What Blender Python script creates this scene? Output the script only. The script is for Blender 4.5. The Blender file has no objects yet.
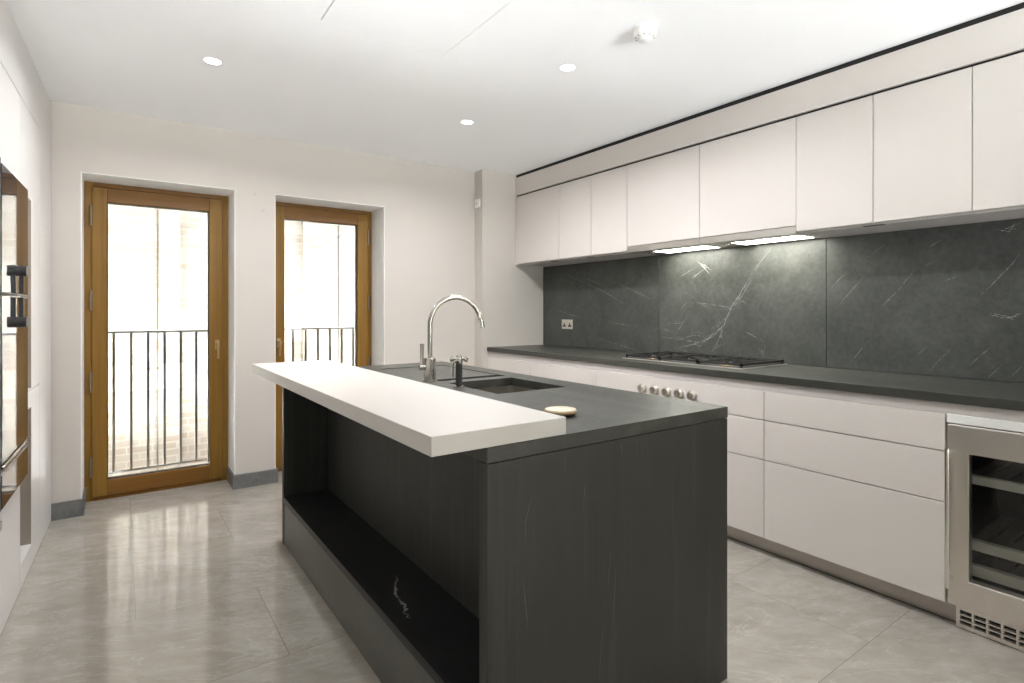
import bpy, bmesh, math, random
from mathutils import Vector, Matrix
PI = math.pi
random.seed(7)
sc = bpy.context.scene
COL = sc.collection

# ------------------------------------------------------------------ camera
cam_d = bpy.data.cameras.new('camera')
cam = bpy.data.objects.new('camera', cam_d); COL.objects.link(cam)
cam.location = (0, 0, 1.25)
cam.rotation_euler = (PI/2, 0, -0.61781)
cam_d.sensor_width = 36.0
cam_d.lens = 550.717/1024*36.0
cam_d.shift_y = -31.2/1024
cam_d.clip_start = 0.01
sc.camera = cam
sc.cycles.sample_clamp_indirect = 0.0
sc.cycles.max_bounces = 16
sc.cycles.diffuse_bounces = 8

# ------------------------------------------------------------------ sky, exposure
sc.view_settings.view_transform = 'Standard'
sc.view_settings.look = 'None'
sc.view_settings.gamma = 1.0
sc.view_settings.use_curve_mapping = False
sc.view_settings.exposure = 0.0
w = bpy.data.worlds.new('sky'); sc.world = w; w.use_nodes = True
bg = w.node_tree.nodes['Background']
# bright hazy sky above, sunlit pale ground below the horizon
_tc = w.node_tree.nodes.new('ShaderNodeTexCoord'); _sx = w.node_tree.nodes.new('ShaderNodeSeparateXYZ')
_rp = w.node_tree.nodes.new('ShaderNodeValToRGB'); _mr = w.node_tree.nodes.new('ShaderNodeMapRange')
_mr.inputs[1].default_value = -1; _mr.inputs[2].default_value = 1
w.node_tree.links.new(_tc.outputs['Generated'], _sx.inputs[0]); w.node_tree.links.new(_sx.outputs[2], _mr.inputs[0])
w.node_tree.links.new(_mr.outputs[0], _rp.inputs[0]); w.node_tree.links.new(_rp.outputs[0], bg.inputs[0])
_rp.color_ramp.elements[0].position = 0.46; _rp.color_ramp.elements[0].color = (1.0, 0.98, 0.95, 1)
_rp.color_ramp.elements[1].position = 0.54; _rp.color_ramp.elements[1].color = (0.95, 0.98, 1.0, 1)
bg.inputs[1].default_value = 6.0
sun_d = bpy.data.lights.new('sun', 'SUN'); sun_d.energy = 450.0; sun_d.angle = 0.0093; sun_d.color = (0.90, 0.96, 1.0)
sun = bpy.data.objects.new('sun', sun_d); COL.objects.link(sun)
sun.location = (1.2, -8, 6); sun.rotation_euler = (0, math.radians(40), 0)   # shines down along the alley outside the glazed doors

FILL_UPLIGHT_W = 1080.0
DOWNLIGHT_W = 20.0
HOOD_EMIT = 30.0

# ------------------------------------------------------------------ material helpers
def newmat(name):
    m = bpy.data.materials.new(name); m.use_nodes = True
    nt = m.node_tree
    return m, nt, nt.nodes['Principled BSDF']
def N(nt, t, **kw):
    n = nt.nodes.new(t)
    for k, v in kw.items(): setattr(n, k, v)
    return n
def L(nt, a, b): nt.links.new(a, b)
def mapping(nt, scale=(1, 1, 1), loc=(0, 0, 0), rot=(0, 0, 0), src='Object'):
    tc = N(nt, 'ShaderNodeTexCoord'); mp = N(nt, 'ShaderNodeMapping')
    mp.inputs['Scale'].default_value = scale; mp.inputs['Location'].default_value = loc
    mp.inputs['Rotation'].default_value = rot
    L(nt, tc.outputs[src], mp.inputs[0]); return mp.outputs[0]
def noise(nt, vec, scale, detail=6, rough=0.55, dist=0.0):
    n = N(nt, 'ShaderNodeTexNoise')
    n.inputs['Scale'].default_value = scale; n.inputs['Detail'].default_value = detail
    n.inputs['Roughness'].default_value = rough; n.inputs['Distortion'].default_value = dist
    L(nt, vec, n.inputs['Vector']); return n.outputs['Fac']
def ramp(nt, fac, stops):
    r = N(nt, 'ShaderNodeValToRGB'); cr = r.color_ramp
    while len(cr.elements) < len(stops): cr.elements.new(0.5)
    for e, (p, c) in zip(cr.elements, stops):
        e.position = p; e.color = (*c, 1) if len(c) == 3 else c
    L(nt, fac, r.inputs[0]); return r.outputs[0]
def mix(nt, fac, a, b, mode='MIX'):
    n = N(nt, 'ShaderNodeMix', data_type='RGBA', blend_type=mode)
    for s, v in ((n.inputs[0], fac), (n.inputs[6], a), (n.inputs[7], b)):
        if hasattr(v, 'is_linked') or hasattr(v, 'links'): L(nt, v, s)
        else: s.default_value = v if isinstance(v, (int, float)) else (*v, 1)
    return n.outputs[2]
def bump(nt, b, h, strength=0.1, dist=0.01):
    n = N(nt, 'ShaderNodeBump'); n.inputs['Strength'].default_value = strength
    n.inputs['Distance'].default_value = dist
    L(nt, h, n.inputs['Height']); L(nt, n.outputs[0], b.inputs['Normal'])
def simple(name, col, rough=0.5, metal=0.0, var=0.04, nscale=3.0, spec=0.5, bmp=0.0, bscale=200):
    m, nt, b = newmat(name)
    v = mapping(nt)
    f = noise(nt, v, nscale, 4)
    lo = tuple(max(0, c*(1-var)) for c in col); hi = tuple(min(1, c*(1+var)) for c in col)
    L(nt, ramp(nt, f, [(0.3, lo), (0.7, hi)]), b.inputs['Base Color'])
    b.inputs['Roughness'].default_value = rough; b.inputs['Metallic'].default_value = metal
    b.inputs['Specular IOR Level'].default_value = spec
    if bmp: bump(nt, b, noise(nt, v, bscale, 3), bmp, 0.001)
    return m
M = {}
M['ceiling'] = simple('ceiling_paint', (0.91, 0.91, 0.915), 0.9, var=0.01, nscale=1)
M['rug'] = simple('bounce_wool', (0.88, 0.88, 0.87), 0.95, var=0.04, nscale=120)
M['bounce_ledge'] = simple('pale_bounce_ledge', (0.72, 0.71, 0.69), 0.9, var=0.03)  # surface of the added ledge that reflects sun indoors
M['dark_wall'] = simple('absorbing_dark_paint', (0.06, 0.075, 0.06), 0.8)  # for unseen walls, kept dark to cut the light they bounce
M['reveal'] = simple('reveal_paint', (0.84, 0.83, 0.81), 0.7, var=0.01)
M['white'] = simple('white_plastic', (0.82, 0.81, 0.79), 0.45, var=0.01)
M['cabinet'] = simple('cabinet_lacquer', (0.665, 0.617, 0.577), 0.45, var=0.012, nscale=1.5)
M['tall'] = simple('tall_cabinet_lacquer', (0.66, 0.64, 0.62), 0.36, var=0.012, nscale=1.5)
M['rail'] = simple('rail_lacquer', (0.50, 0.46, 0.44), 0.5, var=0.015)
M['taupe'] = simple('taupe_metal', (0.30, 0.26, 0.22), 0.4, var=0.04)
M['black'] = simple('black_void', (0.012, 0.011, 0.010), 0.7)
M['gasket'] = simple('black_gasket', (0.02, 0.02, 0.02), 0.5)
M['dark_metal'] = simple('dark_metal', (0.045, 0.04, 0.037), 0.45, 0.3)
M['iron'] = simple('cast_iron', (0.018, 0.017, 0.016), 0.55, bmp=0.3)
M['chrome'] = simple('chrome', (0.53, 0.50, 0.46), 0.18, 1.0, var=0.02)
M['handle_steel'] = simple('polished_handle_steel', (0.86, 0.83, 0.79), 0.2, 1.0, var=0.02)
M['brass'] = simple('brass', (0.55, 0.36, 0.17), 0.3, 1.0)
M['bronze'] = simple('satin_bronze', (0.42, 0.29, 0.15), 0.35, 0.8)
M['hinge'] = simple('hinge_metal', (0.22, 0.17, 0.11), 0.45, 0.7)
M['bar'] = simple('breakfast_bar_white', (0.56, 0.528, 0.49), 0.42, var=0.012)
M['tile_edge'] = simple('outside_ground', (0.35, 0.33, 0.30), 0.9)
M['cream'] = simple('cream_ceramic', (0.70, 0.62, 0.48), 0.4, var=0.12, nscale=60)
M['tan'] = simple('tan_rim', (0.42, 0.27, 0.12), 0.5, var=0.2, nscale=60)
M['liner'] = simple('cooler_liner', (0.035, 0.037, 0.036), 0.4)
M['shelf_wood'] = simple('shelf_wood', (0.10, 0.07, 0.05), 0.5, var=0.3, nscale=30)
M['shelf_front'] = simple('shelf_front_metal', (0.86, 0.84, 0.75), 0.5)
M['mastic'] = simple('pale_sealant', (0.45, 0.45, 0.42), 0.5)

def wall_paint():
    m, nt, b = newmat('wall_paint')
    v = mapping(nt)
    f = noise(nt, v, 0.8, 3)
    col = ramp(nt, f, [(0.3, (0.55, 0.506, 0.460)), (0.7, (0.57, 0.526, 0.480))])
    # filled screw-hole patches on the pier between the doors
    for px, pz, r in ((0.779, 2.078, 0.014), (0.836, 1.967, 0.016)):
        d = N(nt, 'ShaderNodeVectorMath', operation='DISTANCE')
        sx = N(nt, 'ShaderNodeSeparateXYZ'); cx = N(nt, 'ShaderNodeCombineXYZ')
        L(nt, v, sx.inputs[0]); L(nt, sx.outputs[0], cx.inputs[0]); L(nt, sx.outputs[2], cx.inputs[2])
        L(nt, cx.outputs[0], d.inputs[0]); d.inputs[1].default_value = (px, 0, pz)
        mr = N(nt, 'ShaderNodeMapRange'); mr.inputs[1].default_value = 0.0; mr.inputs[2].default_value = r
        mr.inputs[3].default_value = 0.5; mr.inputs[4].default_value = 0.0
        L(nt, d.outputs['Value'], mr.inputs[0])
        col = mix(nt, mr.outputs[0], col, (0.36, 0.34, 0.32))
    L(nt, col, b.inputs['Base Color']); b.inputs['Roughness'].default_value = 0.8
    return m
M['wall'] = wall_paint()

def stone(name, dark, light, rough, scale=(1, 1, 1), nscale=3.0, streak=None, spec=0.5):
    m, nt, b = newmat(name)
    v = mapping(nt, scale)
    f1 = noise(nt, v, nscale, 9, 0.62, 0.6)
    col = ramp(nt, f1, [(0.28, dark), (0.75, light)])
    v2 = mapping(nt, (1, 1, 1), (5.3, 2.1, 7.7))
    f2 = noise(nt, v2, 40, 5, 0.7)
    col = mix(nt, 0.35, col, ramp(nt, f2, [(0.3, tuple(c*0.7 for c in dark)), (0.72, tuple(c*1.25 for c in light))]))
    if streak:
        v3 = mapping(nt, streak)
        f3 = noise(nt, v3, 1.0, 7, 0.6, 0.3)
        col = mix(nt, ramp(nt, f3, [(0.52, (0, 0, 0)), (0.75, (0.6, 0.6, 0.6))]), col, tuple(min(1, c*1.9) for c in light))
    L(nt, col, b.inputs['Base Color'])
    L(nt, ramp(nt, f2, [(0.3, (rough*0.9,)*3), (0.7, (rough*1.15,)*3)]), b.inputs['Roughness'])
    b.inputs['Specular IOR Level'].default_value = spec
    bump(nt, b, f2, 0.06, 0.002)
    return m
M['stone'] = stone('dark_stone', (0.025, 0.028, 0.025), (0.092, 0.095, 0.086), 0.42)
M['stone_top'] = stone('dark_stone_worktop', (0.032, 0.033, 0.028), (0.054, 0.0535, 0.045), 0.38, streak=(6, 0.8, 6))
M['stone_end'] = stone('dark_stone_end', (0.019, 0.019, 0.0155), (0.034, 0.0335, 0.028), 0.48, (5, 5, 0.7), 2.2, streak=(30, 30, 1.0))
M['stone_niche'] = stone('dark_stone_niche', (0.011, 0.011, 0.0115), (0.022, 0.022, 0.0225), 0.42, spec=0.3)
M['stone_apron'] = stone('dark_stone_apron', (0.060, 0.056, 0.050), (0.125, 0.118, 0.104), 0.40, (1, 0.6, 2))
M['skirting'] = stone('skirting_stone', (0.10, 0.10, 0.097), (0.20, 0.20, 0.19), 0.35, nscale=8)
def vein(name, alpha):
    m, nt, b = newmat(name)
    v = mapping(nt)
    f = noise(nt, v, 38, 6, 0.7)
    c = ramp(nt, f, [(0.36, (0.05, 0.052, 0.048)), (0.62, tuple(0.05+alpha*c for c in (0.60, 0.60, 0.56)))])
    L(nt, c, b.inputs['Base Color']); b.inputs['Roughness'].default_value = 0.45
    return m
M['vein'] = vein('quartz_vein', 0.75)
M['vein_soft'] = vein('soft_vein', 0.32)
M['vein_faint'] = vein('faint_vein', 0.06)

def steel(name, col, rough, dirscale):
    m, nt, b = newmat(name)
    v = mapping(nt)
    f = noise(nt, v, 1.5, 3, 0.5)
    L(nt, ramp(nt, f, [(0.3, tuple(c*0.97 for c in col)), (0.7, tuple(min(1, c*1.02) for c in col))]), b.inputs['Base Color'])
    b.inputs['Roughness'].default_value = rough
    b.inputs['Metallic'].default_value = 1.0
    b.inputs['Anisotropic'].default_value = 0.5
    return m
M['steel'] = steel('brushed_steel', (0.84, 0.79, 0.73), 0.36, (2, 2, 300))
M['plinth'] = steel('plinth_steel', (0.50, 0.46, 0.42), 0.38, (2, 2, 300))
M['sink'] = steel('sink_steel', (0.50, 0.48, 0.44), 0.34, (200, 2, 2))
M['visor'] = steel('visor_steel', (0.60, 0.57, 0.53), 0.35, (2, 2, 300))

def wood(name, a, b_, grain):
    m, nt, b = newmat(name)
    v = mapping(nt, grain)
    f = noise(nt, v, 1.0, 8, 0.6, 0.4)
    L(nt, ramp(nt, f, [(0.25, a), (0.75, b_)]), b.inputs['Base Color'])
    b.inputs['Roughness'].default_value = 0.42; b.inputs['Specular IOR Level'].default_value = 0.3
    bump(nt, b, f, 0.05, 0.002)
    return m
M['absorbing_timber'] = wood('absorbing_timber', (0.030, 0.018, 0.010), (0.055, 0.034, 0.02), (40, 1.2, 40))  # rear ceiling only, dark to soak up bounced light
M['oak_v'] = wood('golden_oak_upright', (0.188, 0.092, 0.012), (0.275, 0.145, 0.024), (40, 40, 1.2))
M['oak_h'] = wood('golden_oak_rail', (0.146, 0.062, 0.009), (0.215, 0.098, 0.017), (1.2, 40, 40))

def floor_mat():
    m, nt, b = newmat('polished_grey_stone_tiles')
    v = mapping(nt, (1, 1, 1), (-0.05, -0.911, 0))
    br = N(nt, 'ShaderNodeTexBrick')
    br.offset = 0.5; br.offset_frequency = 2; br.squash = 1
    br.inputs['Scale'].default_value = 1.0; br.inputs['Mortar Size'].default_value = 0.0012
    br.inputs['Mortar Smooth'].default_value = 0.0; br.inputs['Bias'].default_value = 0.0
    br.inputs['Brick Width'].default_value = 0.9; br.inputs['Row Height'].default_value = 0.593
    br.inputs['Color1'].default_value = (0, 0, 0, 1); br.inputs['Color2'].default_value = (1, 1, 1, 1)
    L(nt, v, br.inputs['Vector'])
    off = N(nt, 'ShaderNodeVectorMath', operation='MULTIPLY_ADD')
    L(nt, br.outputs['Color'], off.inputs[0]); off.inputs[1].default_value = (7, 5, 3)
    v0 = mapping(nt, (1, 1, 1), (0, 0, 0), (0, 0, 0.5)); L(nt, v0, off.inputs[2])
    st = N(nt, 'ShaderNodeMapping'); st.inputs['Scale'].default_value = (0.9, 2.0, 1)
    L(nt, off.outputs[0], st.inputs[0])
    f1 = noise(nt, st.outputs[0], 2.2, 9, 0.62, 1.2)
    f2 = noise(nt, st.outputs[0], 9.0, 8, 0.65, 0.8)
    c = ramp(nt, f1, [(0.28, (0.255, 0.230, 0.199)), (0.5, (0.335, 0.306, 0.268)), (0.72, (0.425, 0.392, 0.345))])
    c2 = ramp(nt, f2, [(0.34, (0.25, 0.228, 0.20)), (0.66, (0.43, 0.395, 0.35))])
    c = mix(nt, 0.33, c, c2)
    n3 = noise(nt, st.outputs[0], 1.6, 10, 0.65, 2.2)
    vn = ramp(nt, n3, [(0.485, (0, 0, 0)), (0.5, (0.35, 0.35, 0.35)), (0.515, (0, 0, 0))])
    c = mix(nt, vn, c, (0.54, 0.51, 0.46))
    c = mix(nt, br.outputs['Fac'], c, (0.20, 0.18, 0.157))
    L(nt, c, b.inputs['Base Color'])
    L(nt, ramp(nt, f2, [(0.3, (0.075,)*3), (0.7, (0.13,)*3)]), b.inputs['Roughness'])
    b.inputs['Specular IOR Level'].default_value = 0.6
    return m
M['floor'] = floor_mat()

def brick_mat():
    m, nt, b = newmat('pale_brickwork')
    v = mapping(nt, (1, 1, 1), (0, 0, 0), (PI/2, 0, 0))
    br = N(nt, 'ShaderNodeTexBrick')
    br.inputs['Scale'].default_value = 1.0; br.inputs['Mortar Size'].default_value = 0.008
    br.inputs['Brick Width'].default_value = 0.225; br.inputs['Row Height'].default_value = 0.075
    br.inputs['Color1'].default_value = (0.125, 0.103, 0.082, 1); br.inputs['Color2'].default_value = (0.155, 0.136, 0.115, 1)
    br.inputs['Mortar'].default_value = (0.165, 0.148, 0.128, 1)
    L(nt, v, br.inputs['Vector'])
    f = noise(nt, v, 2.5, 6, 0.65)
    c = mix(nt, ramp(nt, f, [(0.5, (0, 0, 0)), (0.75, (0.5, 0.5, 0.5))]), br.outputs['Color'], (0.09, 0.066, 0.052))
    L(nt, c, b.inputs['Base Color']); b.inputs['Roughness'].default_value = 0.9
    return m
M['brick'] = brick_mat()

def glass_mat(name, tint=(1, 1, 1), refl=1.45, boost=0.0):
    m = bpy.data.materials.new(name); m.use_nodes = True; nt = m.node_tree
    nt.nodes.remove(nt.nodes['Principled BSDF'])
    tr = N(nt, 'ShaderNodeBsdfTransparent'); tr.inputs[0].default_value = (*tint, 1)
    gl = N(nt, 'ShaderNodeBsdfGlossy'); gl.inputs['Roughness'].default_value = 0.02
    fr = N(nt, 'ShaderNodeFresnel'); fr.inputs[0].default_value = refl
    mx = N(nt, 'ShaderNodeMixShader')
    L(nt, fr.outputs[0], mx.inputs[0]); L(nt, tr.outputs[0], mx.inputs[1]); L(nt, gl.outputs[0], mx.inputs[2])
    L(nt, mx.outputs[0], nt.nodes['Material Output'].inputs[0])
    return m
M['glass'] = glass_mat('window_glass', (0.96, 0.97, 0.96))
M['cooler_glass'] = glass_mat('cooler_glass', (0.95, 0.95, 0.94))
def oven_glass():
    m, nt, b = newmat('mirrored_oven_glass')
    v = mapping(nt); f = noise(nt, v, 2, 3)
    L(nt, ramp(nt, f, [(0.3, (0.29, 0.305, 0.335)), (0.7, (0.31, 0.325, 0.355))]), b.inputs['Base Color'])
    b.inputs['Metallic'].default_value = 0.9; b.inputs['Roughness'].default_value = 0.03
    return m
M['oven_glass'] = oven_glass()
def emit(name, col, s):
    m, nt, b = newmat(name)
    b.inputs['Emission Color'].default_value = (*col, 1); b.inputs['Emission Strength'].default_value = s
    b.inputs['Base Color'].default_value = (0.8, 0.8, 0.8, 1)
    return m
M['lamp'] = emit('lamp_lens', (1.0, 0.95, 0.86), 12.0)
M['hood_lamp'] = emit('hood_lamp_panel', (1.0, 0.985, 0.88), HOOD_EMIT)

# ------------------------------------------------------------------ geometry helpers
ID = Matrix.Identity(4)
MW = {}                                   # world matrix of each empty / top-level object
def box(bm, x0, x1, y0, y1, z0, z1, mi=0):
    if x0 > x1: x0, x1 = x1, x0
    if y0 > y1: y0, y1 = y1, y0
    if z0 > z1: z0, z1 = z1, z0
    v = [bm.verts.new(p) for p in ((x0,y0,z0),(x1,y0,z0),(x1,y1,z0),(x0,y1,z0),(x0,y0,z1),(x1,y0,z1),(x1,y1,z1),(x0,y1,z1))]
    for f in ((0,3,2,1),(4,5,6,7),(0,1,5,4),(1,2,6,5),(2,3,7,6),(3,0,4,7)):
        bm.faces.new([v[i] for i in f]).material_index = mi
def B(*a, **k):
    bm = bmesh.new(); box(bm, *a, **k); return bm
def boxes(lst):
    bm = bmesh.new()
    for a in lst: box(bm, *a)
    return bm
def cells(us, vs, fill, f, mi=None):
    """solid slab from a grid of cells: fill(i,j) -> (lo,hi) or None; f maps (u,v,w) to xyz"""
    bm = bmesh.new()
    nu, nv = len(us)-1, len(vs)-1
    G = [[fill(i, j) for j in range(nv)] for i in range(nu)]
    g = lambda i, j: G[i][j] if 0 <= i < nu and 0 <= j < nv else None
    def quad(pts, m=0):
        bm.faces.new([bm.verts.new(f(*p)) for p in pts]).material_index = m
    def diff(a, b):
        if a is None: return []
        if b is None: return [a]
        out = []
        if a[1] > b[1]: out.append((max(a[0], b[1]), a[1]))
        if a[0] < b[0]: out.append((a[0], min(a[1], b[0])))
        return out
    for i in range(nu):
        for j in range(nv):
            a = G[i][j]
            if a is None: continue
            u0, u1, v0, v1 = us[i], us[i+1], vs[j], vs[j+1]
            m = mi(i, j) if mi else 0
            quad([(u0,v0,a[1]),(u1,v0,a[1]),(u1,v1,a[1]),(u0,v1,a[1])], m)
            quad([(u0,v0,a[0]),(u0,v1,a[0]),(u1,v1,a[0]),(u1,v0,a[0])])
            for (di, dj, p, q) in ((-1,0,(u0,v0),(u0,v1)),(1,0,(u1,v0),(u1,v1)),(0,-1,(u0,v0),(u1,v0)),(0,1,(u0,v1),(u1,v1))):
                for lo, hi in diff(a, g(i+di, j+dj)):
                    quad([(*p,lo),(*q,lo),(*q,hi),(*p,hi)])
    bmesh.ops.remove_doubles(bm, verts=bm.verts, dist=1e-6)
    bmesh.ops.recalc_face_normals(bm, faces=bm.faces)
    return bm
def frame_bm(u0, u1, v0, v1, a0, a1, b0, b1, w0, w1, f):
    """rectangular frame: outer u0..u1 x v0..v1, opening a0..a1 x b0..b1"""
    return cells([u0, a0, a1, u1], [v0, b0, b1, v1], lambda i, j: None if (i, j) == (1, 1) else (w0, w1), f)
XZ = lambda u, v, w_: (u, w_, v)          # panel across the room: u = x, v = z, w = y
YZ = lambda u, v, w_: (w_, u, v)          # panel along the room: u = y, v = z, w = x
XY = lambda u, v, w_: (u, v, w_)
def cyl(bm, p0, p1, r0, r1=None, seg=20, mi=0, cap=True):
    r1 = r0 if r1 is None else r1
    p0 = Vector(p0); p1 = Vector(p1); d = p1-p0
    q = d.to_track_quat('Z', 'Y')
    a = []; b = []
    for k in range(seg):
        t = 2*PI*k/seg; o = Vector((math.cos(t), math.sin(t), 0))
        a.append(bm.verts.new(p0+q@(o*r0))); b.append(bm.verts.new(p1+q@(o*r1)))
    for k in range(seg):
        fc = bm.faces.new((a[k], a[(k+1)%seg], b[(k+1)%seg], b[k])); fc.smooth = True; fc.material_index = mi
    if cap:
        bm.faces.new(a[::-1]).material_index = mi; bm.faces.new(b).material_index = mi
def C(p0, p1, r0, r1=None, seg=20):
    bm = bmesh.new(); cyl(bm, p0, p1, r0, r1, seg); return bm
def lathe(bm, cx, cy, prof, seg=32, mi=0):
    """prof: list of (radius, z), revolved about the vertical through cx,cy"""
    rings = []
    for r, z in prof:
        if r < 1e-6: rings.append([bm.verts.new((cx, cy, z))])
        else: rings.append([bm.verts.new((cx+r*math.cos(2*PI*k/seg), cy+r*math.sin(2*PI*k/seg), z)) for k in range(seg)])
    for a, b in zip(rings, rings[1:]):
        for k in range(seg):
            k2 = (k+1) % seg
            if len(a) == 1 and len(b) == 1: continue
            if len(a) == 1: fc = bm.faces.new((a[0], b[k], b[k2]))
            elif len(b) == 1: fc = bm.faces.new((a[k], a[k2], b[0]))
            else: fc = bm.faces.new((a[k], a[k2], b[k2], b[k]))
            fc.smooth = True; fc.material_index = mi
def tube(bm, pts, radii, seg=16, mi=0):
    pts = [Vector(p) for p in pts]
    if not hasattr(radii, '__len__'): radii = [radii]*len(pts)
    rings = []; prev = None
    for i, p in enumerate(pts):
        t = (pts[min(i+1, len(pts)-1)]-pts[max(i-1, 0)]).normalized()
        if prev is None:
            n = t.orthogonal().normalized()
        else:
            n = (prev-t*prev.dot(t)).normalized()
        prev = n; b = t.cross(n)
        rings.append([bm.verts.new(p+(n*math.cos(2*PI*k/seg)+b*math.sin(2*PI*k/seg))*radii[i]) for k in range(seg)])
    for a, b in zip(rings, rings[1:]):
        for k in range(seg):
            fc = bm.faces.new((a[k], a[(k+1)%seg], b[(k+1)%seg], b[k])); fc.smooth = True; fc.material_index = mi
    bm.faces.new(rings[0][::-1]).material_index = mi; bm.faces.new(rings[-1]).material_index = mi
def bevel(bm, w_=0.0015, seg=1):
    bmesh.ops.remove_doubles(bm, verts=bm.verts, dist=1e-6)
    es = [e for e in bm.edges if len(e.link_faces) == 2 and e.calc_face_angle(0) > 0.6]
    bmesh.ops.bevel(bm, geom=es, offset=w_, segments=seg, affect='EDGES', profile=0.5, clamp_overlap=True)
    return bm
def ribbon(bm, pts, width, f, mi, jit=0.3, sub=7):
    """irregular vein drawn as a thin ribbon lying on a slab face"""
    P = []
    for (a, b) in zip(pts, pts[1:]):
        for k in range(sub):
            t = k/sub; P.append((a[0]+(b[0]-a[0])*t, a[1]+(b[1]-a[1])*t))
    P.append(pts[-1]); n = len(P)
    L_ = []; R_ = []
    for i, (u, v) in enumerate(P):
        a = P[max(i-1, 0)]; c = P[min(i+1, n-1)]
        du, dv = c[0]-a[0], c[1]-a[1]; l = math.hypot(du, dv) or 1
        nu, nv = -dv/l, du/l
        taper = min(1.0, 0.15+3.0*min(i, n-1-i)/n)
        s = random.uniform(-1, 1)*width*jit*3
        wl = width*taper*random.uniform(0.35, 1.0)
        L_.append(bm.verts.new(f(u+nu*(s+wl), v+nv*(s+wl)))); R_.append(bm.verts.new(f(u+nu*(s-wl), v+nv*(s-wl))))
    for i in range(n-1):
        bm.faces.new((L_[i], L_[i+1], R_[i+1], R_[i])).material_index = mi

def mats(o, m):
    for x in (m if isinstance(m, (list, tuple)) else [m]): o.data.materials.append(x if not isinstance(x, str) else M[x])
def tag(o, label=None, cat=None, group=None, kind=None):
    if label: o['label'] = label
    if cat: o['category'] = cat
    if group: o['group'] = group
    if kind: o['kind'] = kind
    return o
def thing(name, loc, label=None, cat=None, group=None, kind=None, rotz=0.0, base=ID):
    o = bpy.data.objects.new(name, None); COL.objects.link(o)
    mw = base @ Matrix.Translation(loc) @ Matrix.Rotation(rotz, 4, 'Z')
    o.matrix_world = mw; MW[o.name] = mw
    o.empty_display_size = 0.05
    return tag(o, label, cat, group, kind)
def mesh_ob(name, bm, m):
    me = bpy.data.meshes.new(name); bm.to_mesh(me); bm.free()
    me.set_sharp_from_angle(angle=0.6)
    o = bpy.data.objects.new(name, me); COL.objects.link(o); mats(o, m)
    return o
def part(name, bm, m, parent, base=ID, bev=0.0, label=None, smooth=False):
    """mesh built in room coordinates (or in `base` coordinates) and hung on its thing or part"""
    if bev: bevel(bm, bev)
    root = parent
    while root.parent: root = root.parent
    inv = MW[root.name].inverted() @ base
    bm.transform(inv)
    o = mesh_ob(name, bm, m); o.parent = parent
    if label: o['label'] = label
    return o
def solo(name, bm, m, label=None, cat=None, group=None, kind=None, bev=0.0, base=ID):
    """a thing that is one mesh: origin at the middle of its foot"""
    if bev: bevel(bm, bev)
    bm.transform(base)
    xs = [v.co for v in bm.verts]
    c = Vector(((min(p.x for p in xs)+max(p.x for p in xs))/2, (min(p.y for p in xs)+max(p.y for p in xs))/2, min(p.z for p in xs)))
    bm.transform(Matrix.Translation(-c))
    o = mesh_ob(name, bm, m); o.location = c; MW[o.name] = Matrix.Translation(c)
    return tag(o, label, cat, group, kind)
def struct(name, bm, m, bev=0.0):
    """part of the room shell, kept in room coordinates"""
    if bev: bevel(bm, bev)
    o = mesh_ob(name, bm, m); o['kind'] = 'structure'; MW[o.name] = ID.copy()
    return o

# ------------------------------------------------------------------ room shell
XL, XR, YB, YR, ZC = -1.05, 3.33, 4.26, -6.2, 2.5
struct('floor', cells([XL-0.1, XR+0.1], [YR-0.1, 4.62], lambda i, j: (-0.15, 0.0), XY), 'floor')
# ceiling with the recess of the access hatch
HX0, HX1, HY0, HY1 = 0.699, 1.290, 1.80, 2.414
struct('ceiling', cells([XL-0.1, HX0, HX1, XR+0.1], [-0.35, HY0, HY1, YB+0.55],
       lambda i, j: (ZC+0.03, ZC+0.2) if (i, j) == (1, 1) else (ZC, ZC+0.2), XY), 'ceiling')
# unseen rear ceiling, made dark so it bounces little light forward
struct('ceiling_rear', B(XL-0.1, XR+0.1, YR-0.1, -0.35, ZC, ZC+0.2), 'absorbing_timber')
W1 = (-0.198, 0.653); W2 = (0.914, 1.752); WT = 2.095
struct('wall_back', cells([XL-0.1, W1[0], W1[1], W2[0], W2[1], XR+0.1], [0.0, WT, ZC],
       lambda i, j: None if (i in (1, 3) and j == 0) else (YB, YB+0.55), XZ), 'wall')
# white painted linings of the two door recesses (thin plaster returns)
def lining(x0, x1):
    bm = bmesh.new(); t = 0.004; y0, y1 = YB-0.0005, 4.80
    box(bm, x0, x0+t, y0, y1, 0, WT); box(bm, x1-t, x1, y0, y1, 0, WT); box(bm, x0+t, x1-t, y0, y1, WT-t, WT)
    return bm
struct('trim_1', lining(*W1), 'reveal'); struct('trim_2', lining(*W2), 'reveal')
struct('wall_right', B(XR, XR+0.1, YR, YB, 0, ZC), 'wall')
struct('wall_left', B(XL-0.1, XL, YR, YB, 0, ZC), 'dark_wall')
struct('wall_rear', B(XL, XR, YR-0.1, YR, 0, ZC), 'dark_wall')  # unseen rear wall, darkened like the left one to absorb bounce
struct('wall_column', B(2.612, XR, 4.13, YB, 0, ZC), 'wall')

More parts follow.
